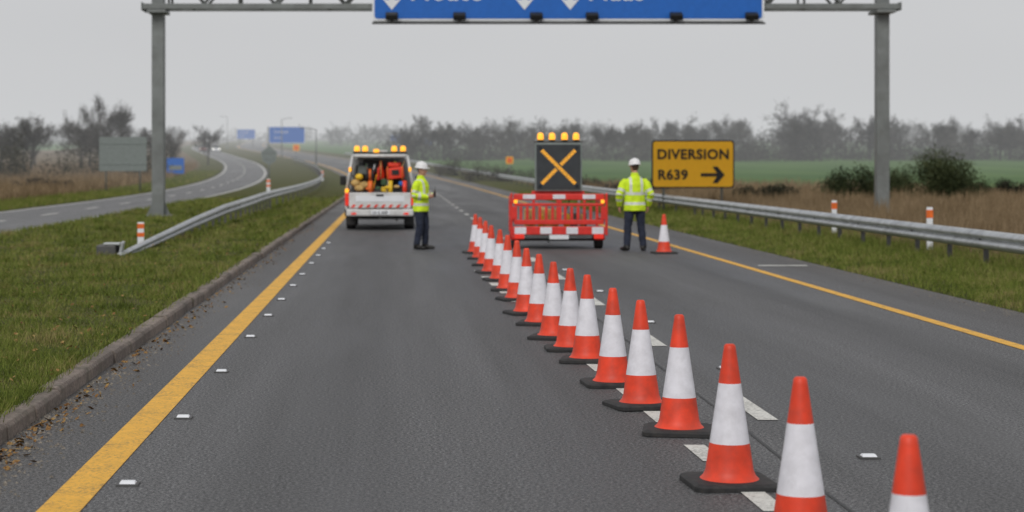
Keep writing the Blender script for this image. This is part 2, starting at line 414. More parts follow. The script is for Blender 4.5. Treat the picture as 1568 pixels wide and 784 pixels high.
M['belt_hazed']=vegmat('winter_woodland_hazed',[(.38,(.08,.085,.08)),(.5,(.11,.115,.11)),(.62,(.15,.15,.14))],.5)  # far rows paler than the near belt: distance haze put into the colour
M['lbelt']=vegmat('hedgerow',[(.38,(.016,.018,.012)),(.5,(.035,.036,.022)),(.62,(.075,.068,.045))],2)
M['ltree']=vegmat('winter_tree_twigs',[(.38,(.035,.031,.027)),(.5,(.06,.055,.047)),(.62,(.10,.09,.075))],2)
M['bush']=vegmat('evergreen_leaves',[(.38,(.015,.022,.010)),(.5,(.035,.047,.018)),(.62,(.075,.085,.035))],3)
Vs=[];cs=[]
x=1
while x<180:
    yy=rng.uniform(268,320); h=rng.uniform(5.2,7.4)+(1.9 if rng.random()<.2 else 0)
    if x<22: h*=.85
    Vs.append(bare_tree(x,yy,gz(yy),h,rng.uniform(.9,1.4),1150,.055,1.0))
    x+=rng.uniform(1.2,2.1)
x=0
while x<180:
    yy=rng.uniform(266,300); r=rng.uniform(1.4,2.6); cs.append((x,yy,gz(yy)+.8,r*1.5,2,rng.uniform(2.4,4.4)*(.8 if x<22 else 1))); x+=rng.uniform(.8,1.5)
Vs.append(cloud(cs,85000,.42,1.7)); tris('distant_tree_row',Vs,M['belt'])
Vs=[];cs=[]
x=-22
while x>-120:
    yy=rng.uniform(185,240); h=rng.uniform(4.8,6.8)*(.85 if x>-27 else 1)
    Vs.append(bare_tree(x+off(yy)*.3,yy,gz(yy),h,rng.uniform(.9,1.3),1300,.036,1.0)); x-=rng.uniform(1.0,1.8)
Vs.append(bare_tree(-33.5,210,gz(210),8.8,1.1,4500,.028))
tris('tree_row',Vs,M['ltree'])
x=-21; cs=[]
while x>-110:
    yy=rng.uniform(150,190)
    if x<-27: yy-=15
    cs.append((x,yy,gz(yy)+1.0,rng.uniform(1,2),1.5,rng.uniform(1.6,3.2)*(1.2 if x<-28 else .85))); x-=rng.uniform(.5,1.0)
tris('hedgerow',[cloud(cs,62000,.24,1.4)],M['lbelt'])
Vs=[];cs=[]
x=-150
while x<300:
    yy=rng.uniform(500,600)+ (0 if x>-20 else 80); h=rng.uniform(5,9)
    if -75<x<-20:
        x+=rng.uniform(3,5); continue
    cs.append((x,yy,gz(yy)+h*.3,rng.uniform(3,5),3,h*.5)); Vs.append(bare_tree(x,yy,gz(yy),h,1.2,260,.10)); x+=rng.uniform(3,5)
Vs.append(cloud(cs,20000,.9,1.6)); tris('distant_tree_row',Vs,M['belt_hazed'])
Vs=[];cs=[];x=-700
while x<700:
    yy=rng.uniform(930,1080); h=rng.uniform(5,11)+3*math.sin(x*.02); cs.append((x,yy,gz(yy)+h*.3,rng.uniform(5,12),5,h*.75)); x+=rng.uniform(4,8)
Vs.append(cloud(cs,32000,2.2,1.3)); tris('distant_tree_row',Vs,M['belt_hazed'])
def bush(name,x,y,w,h,n,leaf=.13,m=None):
    cs=[]
    for i in range(26):
        a=rng.uniform(-1,1); hh=h*math.sqrt(max(.05,1-a*a*.85))*rng.uniform(.75,1.05)
        r=rng.uniform(.22,.4)*h
        cs.append((x+a*w/2,y+rng.uniform(-.5,.5)*w*.5,gz(y)+max(.3,rng.uniform(.25,1)*(hh-r)),r,r,r))
    st=[]
    for i in range(7):
        c=cs[i]; st+=tube_tris((x+rng.normal(0,.3),y,gz(y)),(c[0],c[1],c[2]),.06,.02,4)
    tris(name,[cloud(cs,n,leaf),np.array(st)],m or M['bush'])
bush('evergreen_bush',25.3,86,4.2,2.9,24000,.11)
bush('evergreen_bush',22.0,88,2.6,2.3,9000,.11)
bush('evergreen_bush',31.5,95,3.0,1.3,4000,m=M['lbelt'])
bush('bramble_bush',17.0,84,2.6,1.3,4000,m=M['lbelt'])
bush('bramble_bush',13.2,98,3.5,1.25,4000,m=M['ltree'])
bush('bramble_bush',11.2,115,4.5,1.4,4000,m=M['ltree'])
bush('bramble_bush',8.9,150,6,2.0,4000,m=M['ltree'])
bush('bramble_bush',6.5,175,6,2.2,4000,m=M['ltree'])
bush('bramble_bush',-21.5,112,3.5,1.2,4000,m=M['ltree'])

# ------------------------------------------------------------------ guardrails
def wbeam_path(name,us,ys,ztop,posts,side):
    e=empty(name,(0,0,0))
    sec=[(0,0),(.02,-.02),(.075,-.06),(.08,-.10),(.02,-.145),(.0,-.155),(.02,-.165),(.08,-.21),(.075,-.25),(.02,-.29),(0,-.31)]
    V=[];F=[];k=len(sec)
    for u,y,z in zip(us,ys,ztop):
        for a,dz in sec: V.append((u+off(y)+side*a,y,gz(y)+z+dz*min(1,.35+z)))
    for j in range(len(ys)-1):
        for i in range(k-1): F.append((j*k+i,j*k+i+1,(j+1)*k+i+1,(j+1)*k+i))
    o=obj('beam',V,F,M['steel'],e,smooth=True); s=o.modifiers.new('s','SOLIDIFY'); s.thickness=.006; s.offset=0
    V=[];F=[]
    for y in posts:
        u=np.interp(y,ys,us); z=np.interp(y,ys,ztop)
        b0=len(V); V+=boxv((u+off(y)-side*.08,y,gz(y)+(z-.03)/2-.05),(.06,.11,max(.05,z-.0))); F+=[tuple(i+b0 for i in f) for f in BF]
        b0=len(V); V+=boxv((u+off(y)-side*.025,y,gz(y)+z-.155),(.05,.09,.16)); F+=[tuple(i+b0 for i in f) for f in BF]
    obj('posts',V,F,M['dsteel'],e)
    V=[];F=[]
    for y in posts[::2]:
        u=np.interp(y,ys,us); z=np.interp(y,ys,ztop)
        b0=len(V); V+=boxv((u+off(y)+side*.02,y,gz(y)+z-.155),(.035,.05,.03)); F+=[tuple(i+b0 for i in f) for f in BF]
    obj('bolts',V,F,M['dsteel'],e)
    return e
ys=list(np.arange(10,90,2.0))+list(np.arange(90,330,5.0))
wbeam_path('guard_rail',[9.8]*len(ys),ys,[.66]*len(ys),list(np.arange(10.5,60,2.0))+list(np.arange(60,325,4)),-1)
ys=list(np.arange(33,90,1.5))+list(np.arange(90,260,5.0))
zt=[float(np.interp(y,[33,36,44,51,64,70],[.06,.16,.42,.56,.67,.69])) for y in ys]
uu=[float(np.interp(y,[33,44,60],[-5.0,-4.78,-4.65])) for y in ys]
wbeam_path('guard_rail',uu,ys,[z+.08 for z in zt],list(np.arange(36,70,1.6))+list(np.arange(70,255,4)),1)
t=empty('guard_rail_terminal',(-5.25,33.6,.08))
box('anchor_block',(0,0,.10),(.36,.5,.20),M['dsteel'],t,.03); box('anchor_plate',(.1,-.1,.22),(.30,.3,.04),M['steel'],t); box('side_plate',(.24,.1,.15),(.05,.6,.20),M['steel'],t,rot=(0,.2,.1))
def delin(x,y,z0,h,w=.12):
    e=empty('delineator_post',(x,y,z0))
    box('post',(0,0,h*.5),(w,.04,h),M['wsign'],e,.01)
    box('orange_band_top',(0,-.003,h*.85),(w+.006,.045,h*.18),M['orange'],e,.003)
    box('orange_band_low',(0,-.003,h*.52),(w+.006,.045,h*.16),M['orange'],e,.003)
    box('foot',(0,0,.02),(w*1.8,.2,.04),M['rubber'],e,.01)
delin(10.55,36,.03,.88); delin(10.55,43.8,.03,.86); delin(-5.05,36.5,.08,.52,.13); delin(-7.2,105,gz(105)+.08,.8,.2); delin(-4.6+off(150),150,gz(150),.9,.2)

# ------------------------------------------------------------------ cones
def cr(z): return .0365+(.725-z)*.1465
cone_prof=[(.0,.772),(.022,.772),(.031,.762),(.034,.74),(cr(.70),.70),(cr(.62),.62),(cr(.56),.56),(cr(.45),.45),(cr(.34),.34),(cr(.235),.235),(cr(.16),.16),(cr(.09),.09),(.142,.058),(.160,.040)]
cidx=[0,0,0,0,0,0,1,1,1,0,0,0,0]
cme=None;bme=None
def cone(x,y,rz,tilt=0):
    global cme,bme
    e=empty('traffic_cone',(x,y,0),rz); e.rotation_euler=(tilt,0,rz)
    if cme is None:
        o=lathe('cone_body',cone_prof,[M['cone_red'],M['refl_white']],cidx,e,n=40); cme=o.data
        P=rrect(-.235,.235,-.235,.235,.06,4); n=len(P)
        V=[(a,b,.0) for a,b in P]+[(a,b,.028) for a,b in P]+[(a*.88,b*.88,.040) for a,b in P]
        F=[tuple(range(n))[::-1],tuple(range(2*n,3*n))]+[(k*n+i,k*n+(i+1)%n,(k+1)*n+(i+1)%n,(k+1)*n+i) for k in range(2) for i in range(n)]
        o=obj('rubber_base',V,F,M['rubber'],e,bevel=.004); bme=o.data
    else:
        for nm,me in (('cone_body',cme),('rubber_base',bme)):
            o=bpy.data.objects.new(nm,me); link(o,e)
            if nm=='rubber_base':
                bb=o.modifiers.new('b','BEVEL'); bb.width=.004; bb.segments=2; bb.limit_method='ANGLE'
C=[(1.865,6.61),(1.874,8.42),(1.832,9.98),(1.862,11.93),(1.787,13.2),(1.737,14.5),(1.717,16.24),(1.665,17.26),(1.605,18.4),(1.588,20.0),(1.554,21.4),(1.588,23.6),(1.58,25.4),(1.60,27.6),(1.57,29.5),(1.59,31.7),(1.60,33.9),(1.61,36.1)]
for i,(x,y) in enumerate(C): cone(x,y,rng.uniform(-.3,.3),rng.normal(0,.010))
cone(5.32,36,.1)

# ------------------------------------------------------------------ gantry
G=empty('sign_gantry',(0,59,0))
for x in (-7.59,15.75):
    box('post',(x,0,4.4),(.40,.40,9.0),M['gantry'],G,.03)
    box('base_plate',(x,0,.10),(.85,.85,.06),M['gantry'],G)
    box('plinth',(x,0,.02),(1.1,1.1,.14),km,G,.02)
    for a in (-1,1):
        plate('stiffener',[(x+a*.2,.12),(x+a*.38,.12),(x+a*.2,.55)],-.015,.015,M['gantry'],G)
    box('cap',(x,0,8.93),(.46,.46,.06),M['gantry'],G)
for yy in (-.45,.45):
    for z in (6.82,8.25):
        box('chord',(4.1,yy,z),(24.3,.12,.17),M['gantry'],G,.01)
    x=-7.2;i=0
    while x<14.6:
        cyl('brace',(x,yy,6.9 if i%2 else 8.17),(x+1.13,yy,8.17 if i%2 else 6.9),.045,.045,M['gantry'],G,8)
        if i%2==0: cyl('vertical',(x,yy,6.9),(x,yy,8.17),.04,.04,M['gantry'],G,8)
        x+=1.13;i+=1
for x in (-7.59,15.75):
    box('saddle',(x,0,6.66),(.6,1.15,.10),M['gantry'],G); box('end_plate',(x+(-.47 if x<0 else .47),0,6.82),(.04,1.1,.26),M['gantry'],G)
x=-6.5
while x<15.5:
    cyl('cross_tie',(x,-.4,6.82),(x,.4,6.82),.035,.035,M['gantry'],G,8); x+=2.2
sx0,sx1=(570-603)/48.03,(1170-603)/48.03
plate('sign_panel',rrect(sx0,sx1,6.33,9.6,.12),-.72,-.66,M['wsign'],G)
plate('sign_face',rrect(sx0+.07,sx1-.07,6.40,9.53,.10),-.73,-.715,M['blue'],G)
plate('sign_edge_frame',[(sx0+.02,6.27),(sx1-.02,6.27),(sx1-.02,6.33),(sx0+.02,6.33)],-.70,-.5,M['gantry'],G)
for px in (600,803,873):
    x=(px-603)/48.03; z=6.68
    plate('down_arrow',[(x,z),(x+.30,z+.36),(x+.10,z+.30),(x+.10,z+1.0),(x-.10,z+1.0),(x-.10,z+.30),(x-.30,z+.36)],-.742,-.734,M['wsign'],G)
text('legend','Moate',.50,-.738,6.99,.85,M['wsign'],G,.012)
text('legend','Naas',6.18,-.738,6.99,.85,M['wsign'],G,.012)
text('legend','M8',1.2,-.738,8.2,1.0,M['wsign'],G,.02)
text('legend','M7',6.3,-.738,8.2,1.0,M['wsign'],G,.02)
for px in (600,703,820,905,1033,1148):
    x=(px-603)/48.03
    box('lamp_housing',(x,-1.05,6.45),(.40,.30,.20),M['black'],G,.03,rot=(.4,0,0)); cyl('lamp_arm',(x,-.95,6.36),(x,-.45,6.30),.03,.03,M['dsteel'],G,8)
    box('lamp_bracket',(x,-.98,6.30),(.12,.2,.14),M['dsteel'],G)
for x in np.arange(sx0+.5,sx1,1.5):
    box('hanger',(x,-.58,7.8),(.08,.12,2.8),M['gantry'],G)
cyl('service_rail',(sx0,-.9,6.24),(sx1,-.9,6.24),.03,.03,M['dsteel'],G,8)

# ------------------------------------------------------------------ diversion sign
D=empty('diversion_sign',(10.8,66,0))
w=1.49; z0,z1=.90,2.63
plate('panel_back',rrect(-w,w,z0,z1,.12),.0,.04,M['black'],D)
plate('panel_face',rrect(-w+.05,w-.05,z0+.05,z1-.05,.10),-.012,-.002,M['yellow'],D)
text('legend','DIVERSION',0,-.03,1.96,.49,M['black'],D,.014,'CENTER')
text('legend','R639',-1.28,-.03,1.22,.49,M['black'],D,.014)
ax=.28; az=1.38
plate('arrow',[(ax,az-.06),(ax+.58,az-.06),(ax+.42,az-.30),(ax+.60,az-.30),(ax+.86,az),(ax+.60,az+.30),(ax+.42,az+.30),(ax+.58,az+.06),(ax,az+.06)],-.026,-.016,M['black'],D)
for x in (-1.05,1.05):
    cyl('post',(x,.09,-.1),(x,.09,2.55),.045,.045,M['gantry'],D,12)
    for z in (1.15,2.3): box('clamp',(x,.055,z),(.16,.05,.05),M['steel'],D)

def back_sign(name,x,y,w,za,zb,m):
    g0=gz(y); e=empty(name,(x,y,g0))
    plate('panel',rrect(-w/2,w/2,za-g0,zb-g0,.08),0,.05,m,e)
    for s in (-.36,.36):
        cyl('post',(w*s,.1,-.1),(w*s,.1,zb-g0-.1),.05,.05,M['gantry'],e,8)
    for z in (.2,.8): box('rail',(0,-.015,(za-g0)+(zb-za)*z),(w*.96,.025,.05),m,e)
    return e
back_sign('traffic_sign',-16.3,110,2.85,1.36,3.42,M['signback'])
e=empty('warning_sign',(-9.55,140,gz(140)))
plate('panel',[(0,2.95),(.62,2.45),(.5,1.75),(0,1.45),(-.5,1.75),(-.62,2.45)],0,.04,M['signback'],e,bevel=.01); cyl('post',(0,.08,-.1),(0,.08,2.9),.05,.05,M['gantry'],e,8)
box('rail',(0,-.02,2.4),(.9,.03,.05),M['gantry'],e); box('rail_low',(0,-.02,1.9),(.8,.03,.05),M['gantry'],e)
def blue_sign(x,y,w,zc,h,single=None):
    g0=gz(y); e=empty('motorway_sign',(x,y,g0)); z=zc-g0
    plate('panel',rrect(-w/2,w/2,z-h/2,z+h/2,.15),0,.06,M['wsign'],e)
    plate('face',rrect(-w/2+.08,w/2-.08,z-h/2+.08,z+h/2-.08,.12),-.02,-.005,M['blue'],e)
    for i in range(2):
        text('legend',['Corcaigh','Cork'][i],-w*.36,-.04,z+h*(.12-.36*i),h*.22,M['wsign'],e,.0)
    ps=(-w*.36,w*.36) if single is None else (single,)
    for s in ps: cyl('post',(s,.2,-.1),(s,.2,z+h/2),.12,.12,M['gantry'],e,10)
blue_sign(-19.3,330,6.5,7.1,3.0,-3.4)
blue_sign(-42,520,5.2,10.4,2.8)
blue_sign(1.3,450,4.2,8.2,1.7)
blue_sign(8.5,480,3.6,7.6,1.6)
e=empty('service_sign',(-20.3,170,gz(170))); plate('panel',rrect(-.8,.8,.35,1.8,.08),0,.05,M['blue'],e)
for s in (-.5,.5): cyl('post',(s,.1,-.1),(s,.1,1.7),.04,.04,M['gantry'],e,8)
plate('face_band',[(-.6,.7),(.6,.7),(.6,1.1),(-.6,1.1)],-.03,-.015,M['signback'],e)
def works(x,y,zc,r):
    g0=gz(y);e=empty('roadworks_sign',(x,y,g0));z=zc-g0
    plate('panel',rrect(-r,r,z-r,z+r,r*.4),0,.03,M['yellow'],e); r2=r*.75
    plate('face',rrect(-r2,r2,z-r2,z+r2,r2*.4),-.02,-.005,M['orange'],e); cyl('post',(0,.08,-.1),(0,.08,z),.035,.035,M['gantry'],e,8)
works(9.5,150,2.1,.30); works(-13.6,255,4.1,.45)
def lamp_post(x,y,h,side):
    e=empty('street_lamp',(x,y,gz(y))); cyl('column',(0,0,-.1),(0,0,h),.10,.06,M['gantry'],e,8); cyl('arm',(0,0,h-.05),(side*1.2,0,h+.15),.04,.035,M['gantry'],e,8)
    box('lantern',(side*1.45,0,h+.14),(.6,.25,.12),M['gantry'],e); cyl('base',(0,0,0),(0,0,.9),.14,.14,M['gantry'],e,8)
lamp_post(-8.5,200,4.6,-1); lamp_post(-19,310,6.5,1); lamp_post(-41,450,8,-1)

def wheel(name,x,y,z,r,w,parent):
    lathe(name,[(.0,-w*.35),(r*.55,-w*.38),(r*.6,-w/2),(r*.95,-w/2),(r,-w*.38),(r,w*.38),(r*.95,w/2),(r*.6,w/2),(r*.55,w*.38),(0,w*.35)],[M['rubber'],M['chrome']],[1,0,0,0,0,0,0,0,1],parent,n=28,axis='X',loc=(x,y,z))
def car(x,y,m,rz=0):
    e=empty('car',(x,y,gz(y)),rz)
    ysq=[-2.15,-2.0,-1.1,0,1.2,2.0,2.15]; top=[.62,.78,.88,.92,.92,.86,.66]; hw=[.74,.84,.88,.89,.88,.84,.76]; bot=[.35,.25,.22,.22,.22,.25,.38]
    V=[];F=[]
    for a,t_,h_,b_ in zip(ysq,top,hw,bot): V+=[(-h_,a,b_),(-h_,a,t_-.1),(-h_+.1,a,t_),(h_-.1,a,t_),(h_,a,t_-.1),(h_,a,b_)]
    for j in range(6):
        for i in range(6): F.append((j*6+i,j*6+(i+1)%6,(j+1)*6+(i+1)%6,(j+1)*6+i))
    F+=[(0,1,2,3,4,5),(41,40,39,38,37,36)]
    obj('body',V,F,m,e,bevel=.03)
    V=[(-.78,-1.15,.88),(.78,-1.15,.88),(.80,1.75,.92),(-.80,1.75,.92),(-.60,-.45,1.40),(.60,-.45,1.40),(.62,1.15,1.42),(-.62,1.15,1.42)]
    obj('cabin_glass',V,BF,M['glass'],e,bevel=.04); box('roof',(0,.35,1.43),(1.15,1.5,.05),m,e,.02)
    for sx in (-1,1):
        for yy in (-1.35,1.3): wheel('wheel',sx*.80,yy,.31,.31,.2,e)
        box('headlight',(sx*.62,-2.12,.66),(.28,.1,.14),M['lamp'],e,.02); box('tail_light',(sx*.66,2.1,.75),(.2,.1,.14),M['redlens'],e,.02)
M['lamp']=mat('headlamp',(.9,.9,.85),.2,emit=3,emcol=(1,.95,.85))
M['carw']=mat('car_white',(.6,.62,.64),.3); M['carr']=mat('car_dark_red',(.25,.03,.03),.3); M['cars']=mat('car_silver',(.3,.33,.36),.3,.3)
for y,u,m in ((385,-11.0,M['carw']),(402,-13.3,M['carr']),(440,-11.0,M['cars']),(560,-11,M['carw'])): car(u+off(y),y,m,.12)

# ------------------------------------------------------------------ arrow board trailer
T=empty('arrow_board_trailer',(3.42,38,0))
for sx in (-1,1):
    wheel('wheel',sx*.87,.35,.18,.18,.17,T)
    V=[];n=10
    for i in range(n+1):
        a=math.pi*i/n; V+=[(sx*.87-.11,.35-.24*math.cos(a),.18+.24*math.sin(a)),(sx*.87+.11,.35-.24*math.cos(a),.18+.24*math.sin(a))]
    F=[(2*i,2*i+1,2*i+3,2*i+2) for i in range(n)]
    o=obj('mudguard',V,F,M['red'],T,smooth=True); s=o.modifiers.new('s','SOLIDIFY'); s.thickness=.01
box('axle',(0,.35,.18),(1.7,.06,.06),M['dsteel'],T)
box('chassis_side',(-.7,.7,.34),(.08,1.7,.1),M['dsteel'],T); box('chassis_side',(.7,.7,.34),(.08,1.7,.1),M['dsteel'],T)
box('chassis_cross',(0,-.06,.34),(1.32,.08,.1),M['dsteel'],T); box('chassis_cross',(0,1.5,.34),(1.32,.08,.1),M['dsteel'],T)
cyl('drawbar',(-.65,1.5,.34),(0,2.6,.38),.04,.04,M['dsteel'],T); cyl('drawbar',(.65,1.5,.34),(0,2.6,.38),.04,.04,M['dsteel'],T); box('hitch',(0,2.7,.40),(.12,.25,.1),M['dsteel'],T)
cyl('jockey_leg',(0,2.4,0.02),(0,2.4,.6),.03,.03,M['steel'],T)
box('deck',(0,.75,.41),(1.5,1.5,.03),M['dsteel'],T)
box('battery_box',(-.3,.7,.62),(.7,.5,.38),M['tan'],T,.02); box('battery_box',(.42,.75,.58),(.45,.5,.30),M['dsteel'],T,.02)
for i,x in enumerate((-.6,-.35,-.1,.2,.5)): lathe('stacked_lamp',[(0,.3),(.05,.29),(.07,.2),(.07,.0),(0,0)],[M['ycan' if i%2 else 'tan']],None,T,n=14,loc=(x,.25,.425))
by=-.14
box('barrier_bottom_panel',(0,by,.385),(1.90,.05,.17),M['red'],T,.015)
for x in (-.80,-.27,.27,.80): box('white_panel',(x,by-.028,.385),(.24,.008,.14),M['refl_white'],T,.002)
box('barrier_top_rail',(0,by,1.08),(1.88,.05,.13),M['red'],T,.03)
for x in (-.62,.0,.62): box('white_panel',(x,by-.028,1.085),(.26,.008,.09),M['refl_white'],T,.002)
box('barrier_mid_rail',(0,by,.92),(1.86,.045,.06),M['red'],T,.012)
box('barrier_low_rail',(0,by,.56),(1.86,.045,.10),M['red'],T,.012)
for i,x in enumerate(np.linspace(-.92,.92,15)):
    wdt=.11 if i in (0,7,14) else .06
    box('slat',(x,by,.748),(wdt,.04,.27),M['red'],T,.012)
    if i in (0,3,7,11,14): box('slat_top',(x,by,.983),(wdt,.04,.058),M['red'],T,.012)
for sx in (-1,1):
    box('end_post',(sx*.985,by+.01,.72),(.05,.06,.88),M['red'],T,.02)
    box('side_rail',(sx*.93,.55,1.0),(.04,1.3,.10),M['red'],T); box('side_rail',(sx*.93,.55,.60),(.04,1.3,.08),M['red'],T); box('side_post',(sx*.93,1.18,.7),(.05,.05,.75),M['red'],T)
    box('tail_lamp',(sx*.82,by-.02,.26),(.2,.05,.09),M['redlens'],T,.01)
    box('corner_reflector',(sx*.90,by-.032,.985),(.07,.01,.07),M['amber'],T,.002)
box('bumper_beam',(0,by,.27),(1.4,.05,.05),M['dsteel'],T); box('number_plate',(0,by-.03,.25),(.4,.01,.09),M['wsign'],T,.002)
for sx in (-1,1): box('mast',(sx*.44,.12,1.3),(.05,.05,1.95),M['steel'],T)
box('board_body',(0,.02,1.70),(.98,.09,1.0),M['signback'],T,.015)
box('board_face',(0,-.032,1.70),(.91,.02,.93),M['board'],T,.005)
V=[];F=[]
for sgn in (-1,1):
    for i in range(23):
        for r in (-1,0,1):
            t=-1+2*i/22; L=.335
            if sgn>0 and abs(t)<.12: continue
            x=t*L+r*.022*.8; z=1.70+sgn*t*L-sgn*r*.022*.8
            b0=len(V); k=8
            for q in range(k): V.append((x+.0145*math.cos(q*math.pi/4),-.048,z+.0145*math.sin(q*math.pi/4)))
            V2=[(vx,-.043,vz) for vx,_,vz in V[b0:b0+k]]; V+=V2
            F.append(tuple(range(b0,b0+k))); F+=[(b0+q,b0+8+q,b0+8+(q+1)%8,b0+(q+1)%8) for q in range(8)]
obj('cross_lamps',V,F,M['amberX'],T)
for sx in (-1,1):
    for z in (1.30,2.10): cyl('unlit_lamp',(sx*.38,-.035,z),(sx*.38,-.055,z),.035,.035,M['glass'],T,12)
box('beacon_rail',(0,.03,2.225),(1.0,.08,.04),M['dsteel'],T)
def beacon(x,y,z,parent,r=.065,h=.17,m='amber'):
    lathe('beacon_lens',[(0,h),(r*.5,h*.98),(r*.85,h*.85),(r,h*.6),(r,h*.12)],[M[m]],None,parent,n=20,loc=(x,y,z))
    lathe('beacon_base',[(r*.95,h*.14),(r*1.12,h*.12),(r*1.15,0),(0,0)],[M['black']],None,parent,n=20,loc=(x,y,z))
for x in (-.37,-.13,.13,.37): beacon(x,.03,2.245,T)
cyl('cable',(.3,.08,1.2),(.2,.5,.75),.012,.012,M['rubber'],T,6)
box('stack_rail',(0,.09,1.17),(1.1,.06,.06),M['red'],T)

# ------------------------------------------------------------------ highway maintenance pickup truck
K=empty('highway_maintenance_truck',(-.37,49,0))
def shell(name,secs,m):
    V=[];F=[]
    for (y,w_,wt,zt_,zm) in secs:
        V+=[(-w_*.97,y,.36),(-w_,y,zm*.6),(-w_,y,zm),(-wt-.02,y,zt_-.09),(-wt+.07,y,zt_),(wt-.07,y,zt_),(wt+.02,y,zt_-.09),(w_,y,zm),(w_,y,zm*.6),(w_*.97,y,.36)]
    k=10
    for j in range(len(secs)-1):
        for i in range(k): F.append((j*k+i,(j+1)*k+i,(j+1)*k+(i+1)%k,j*k+(i+1)%k))
    F.append(tuple(range((len(secs)-1)*k,len(secs)*k))); F.append(tuple(range(k))[::-1])
    o=obj(name,V,F,m,K); bb=o.modifiers.new('b','BEVEL'); bb.width=.03; bb.segments=3; bb.limit_method='ANGLE'; return o
shell('cab_body',[(1.85,.93,.72,1.92,1.05),(2.5,.93,.74,1.97,1.05),(3.25,.93,.72,1.92,1.05),(4.0,.92,.80,1.20,1.02),(4.75,.88,.78,1.05,.9),(5.0,.80,.70,.85,.75)],M['white'])
obj('rear_window',[(-.68,1.835,1.15),(.68,1.835,1.15),(.60,1.835,1.82),(-.60,1.835,1.82)],[(0,1,2,3)],M['glass'],K)
def bar(nm,p,q,r=.028,m='white'): cyl(nm,p,q,r,r,M[m],K,10)
for sx in (-1,1):
    for (ya,yb) in ((2.0,2.6),(2.7,3.4)):
        P=[(sx*.935,ya,1.12),(sx*.935,yb,1.12),(sx*.782,yb-(.2 if yb>3 else 0),1.80),(sx*.782,ya+(.1 if ya<2.2 else 0),1.80)]
        obj('side_window',P,[(0,1,2,3)],M['glass'],K)
    box('bed_side',(sx*.90,.88,.80),(.07,1.84,.52),M['white'],K,.025); box('bed_rail_cap',(sx*.90,.88,1.075),(.10,1.84,.03),M['black'],K,.01)
    box('lower_sill',(sx*.88,1.3,.47),(.08,.5,.2),M['white'],K,.02)
    box('mirror',(sx*1.07,2.95,1.30),(.17,.10,.27),M['black'],K,.03); cyl('mirror_arm',(sx*.9,3.0,1.2),(sx*1.05,2.95,1.24),.02,.02,M['black'],K,8)
    for yy in (.85,4.05):
        wheel('wheel',sx*.79,yy,.34,.34,.25,K)
        V=[];n=12
        for i in range(n+1):
            a=math.pi*i/n; V+=[(sx*.955,yy-.42*math.cos(a),.36+.42*math.sin(a)),(sx*.80,yy-.42*math.cos(a),.36+.42*math.sin(a))]
        o=obj('wheel_arch',V,[(2*i,2*i+1,2*i+3,2*i+2) for i in range(n)],M['black'],K,smooth=True); s=o.modifiers.new('s','SOLIDIFY'); s.thickness=.03
    bar('rack_post',(sx*.90,.02,1.05),(sx*.735,.02,1.98),.036); bar('rack_post_front',(sx*.90,1.7,1.05),(sx*.735,1.7,1.98))
    bar('rack_top_rail',(sx*.735,0,1.98),(sx*.735,1.85,1.98)); bar('rack_mid_rail',(sx*.83,.02,1.45),(sx*.83,1.7,1.45),.02); bar('rack_diagonal',(sx*.88,.1,1.1),(sx*.75,1.0,1.95),.018)
    V=[(sx*.90,.08,1.09),(sx*.90,1.66,1.09),(sx*.745,1.66,1.95),(sx*.745,.08,1.95)]
    obj('side_tarpaulin',V,[(0,1,2,3)],M['rubber'],K)
    box('tail_lamp',(sx*.885,-.06,.82),(.10,.06,.34),M['redlens'],K,.02)
    box('indicator_lamp',(sx*.885,-.06,1.05),(.10,.06,.11),M['amber'],K,.02)
    box('rack_lamp',(sx*.80,-.03,1.62),(.07,.05,.11),M['amber'],K,.01)
    box('step_light',(sx*.70,-.20,.44),(.14,.03,.06),M['redlens'],K,.01)
    box('mudflap',(sx*.79,.35,.26),(.26,.02,.28),M['rubber'],K)
wm=obj('windscreen',[(-.68,3.30,1.84),(.68,3.30,1.84),(.82,3.97,1.24),(-.82,3.97,1.24)],[(0,1,2,3)],M['glass'],K); wm.location=(0,.02,.02)
cyl('rack_cross_bar',(-.735,.02,1.98),(.735,.02,1.98),.036,.036,M['white'],K,10); cyl('rack_cross_bar',(-.735,.9,1.98),(.735,.9,1.98),.025,.025,M['white'],K,10)
box('rack_canopy',(0,.95,2.015),(1.40,1.85,.03),M['white'],K,.01)
box('bed_floor',(0,.9,.62),(1.72,1.82,.05),M['dsteel'],K)
box('tailgate',(0,-.06,.79),(1.66,.06,.42),M['white'],K,.02)
box('tailgate_recess',(0,-.094,.84),(1.30,.006,.16),M['wsign'],K,.001); box('tailgate_handle',(0,-.105,.93),(.2,.02,.05),M['black'],K,.005)
for x in np.linspace(-.70,.70,8):
    plate('red_chevron',[(x-.08,.60),(x,.60),(x+.06,.68),(x-.02,.68)],-.098,-.092,M['orangered'],K)
box('bumper',(0,-.14,.47),(1.80,.14,.19),M['white'],K,.04); box('bumper_step',(0,-.15,.575),(1.2,.12,.02),M['rubber'],K)
box('number_plate',(0.02,-.217,.47),(.50,.012,.11),M['wsign'],K,.002); text('plate_text','12 C 639',-.2,-.226,.435,.10,M['black'],K,.002)
box('underbody',(0,2.3,.33),(1.5,4.3,.1),M['black'],K); cyl('exhaust',(.45,-.05,.26),(.45,.5,.26),.03,.03,M['dsteel'],K,10)
cyl('tow_hitch',(0,-.1,.33),(0,-.28,.33),.025,.025,M['dsteel'],K,10)
box('light_bar_base',(0,.2,2.06),(1.46,.26,.05),M['black'],K,.01)
for x in (-.62,-.40,.38,.62): beacon(x,.15,2.085,K,.075,.17)
box('light_bar_centre',(0,.2,2.11),(.40,.2,.05),M['white'],K,.01)
box('work_lamp',(-.1,.05,2.12),(.14,.08,.09),M['amber'],K,.01)
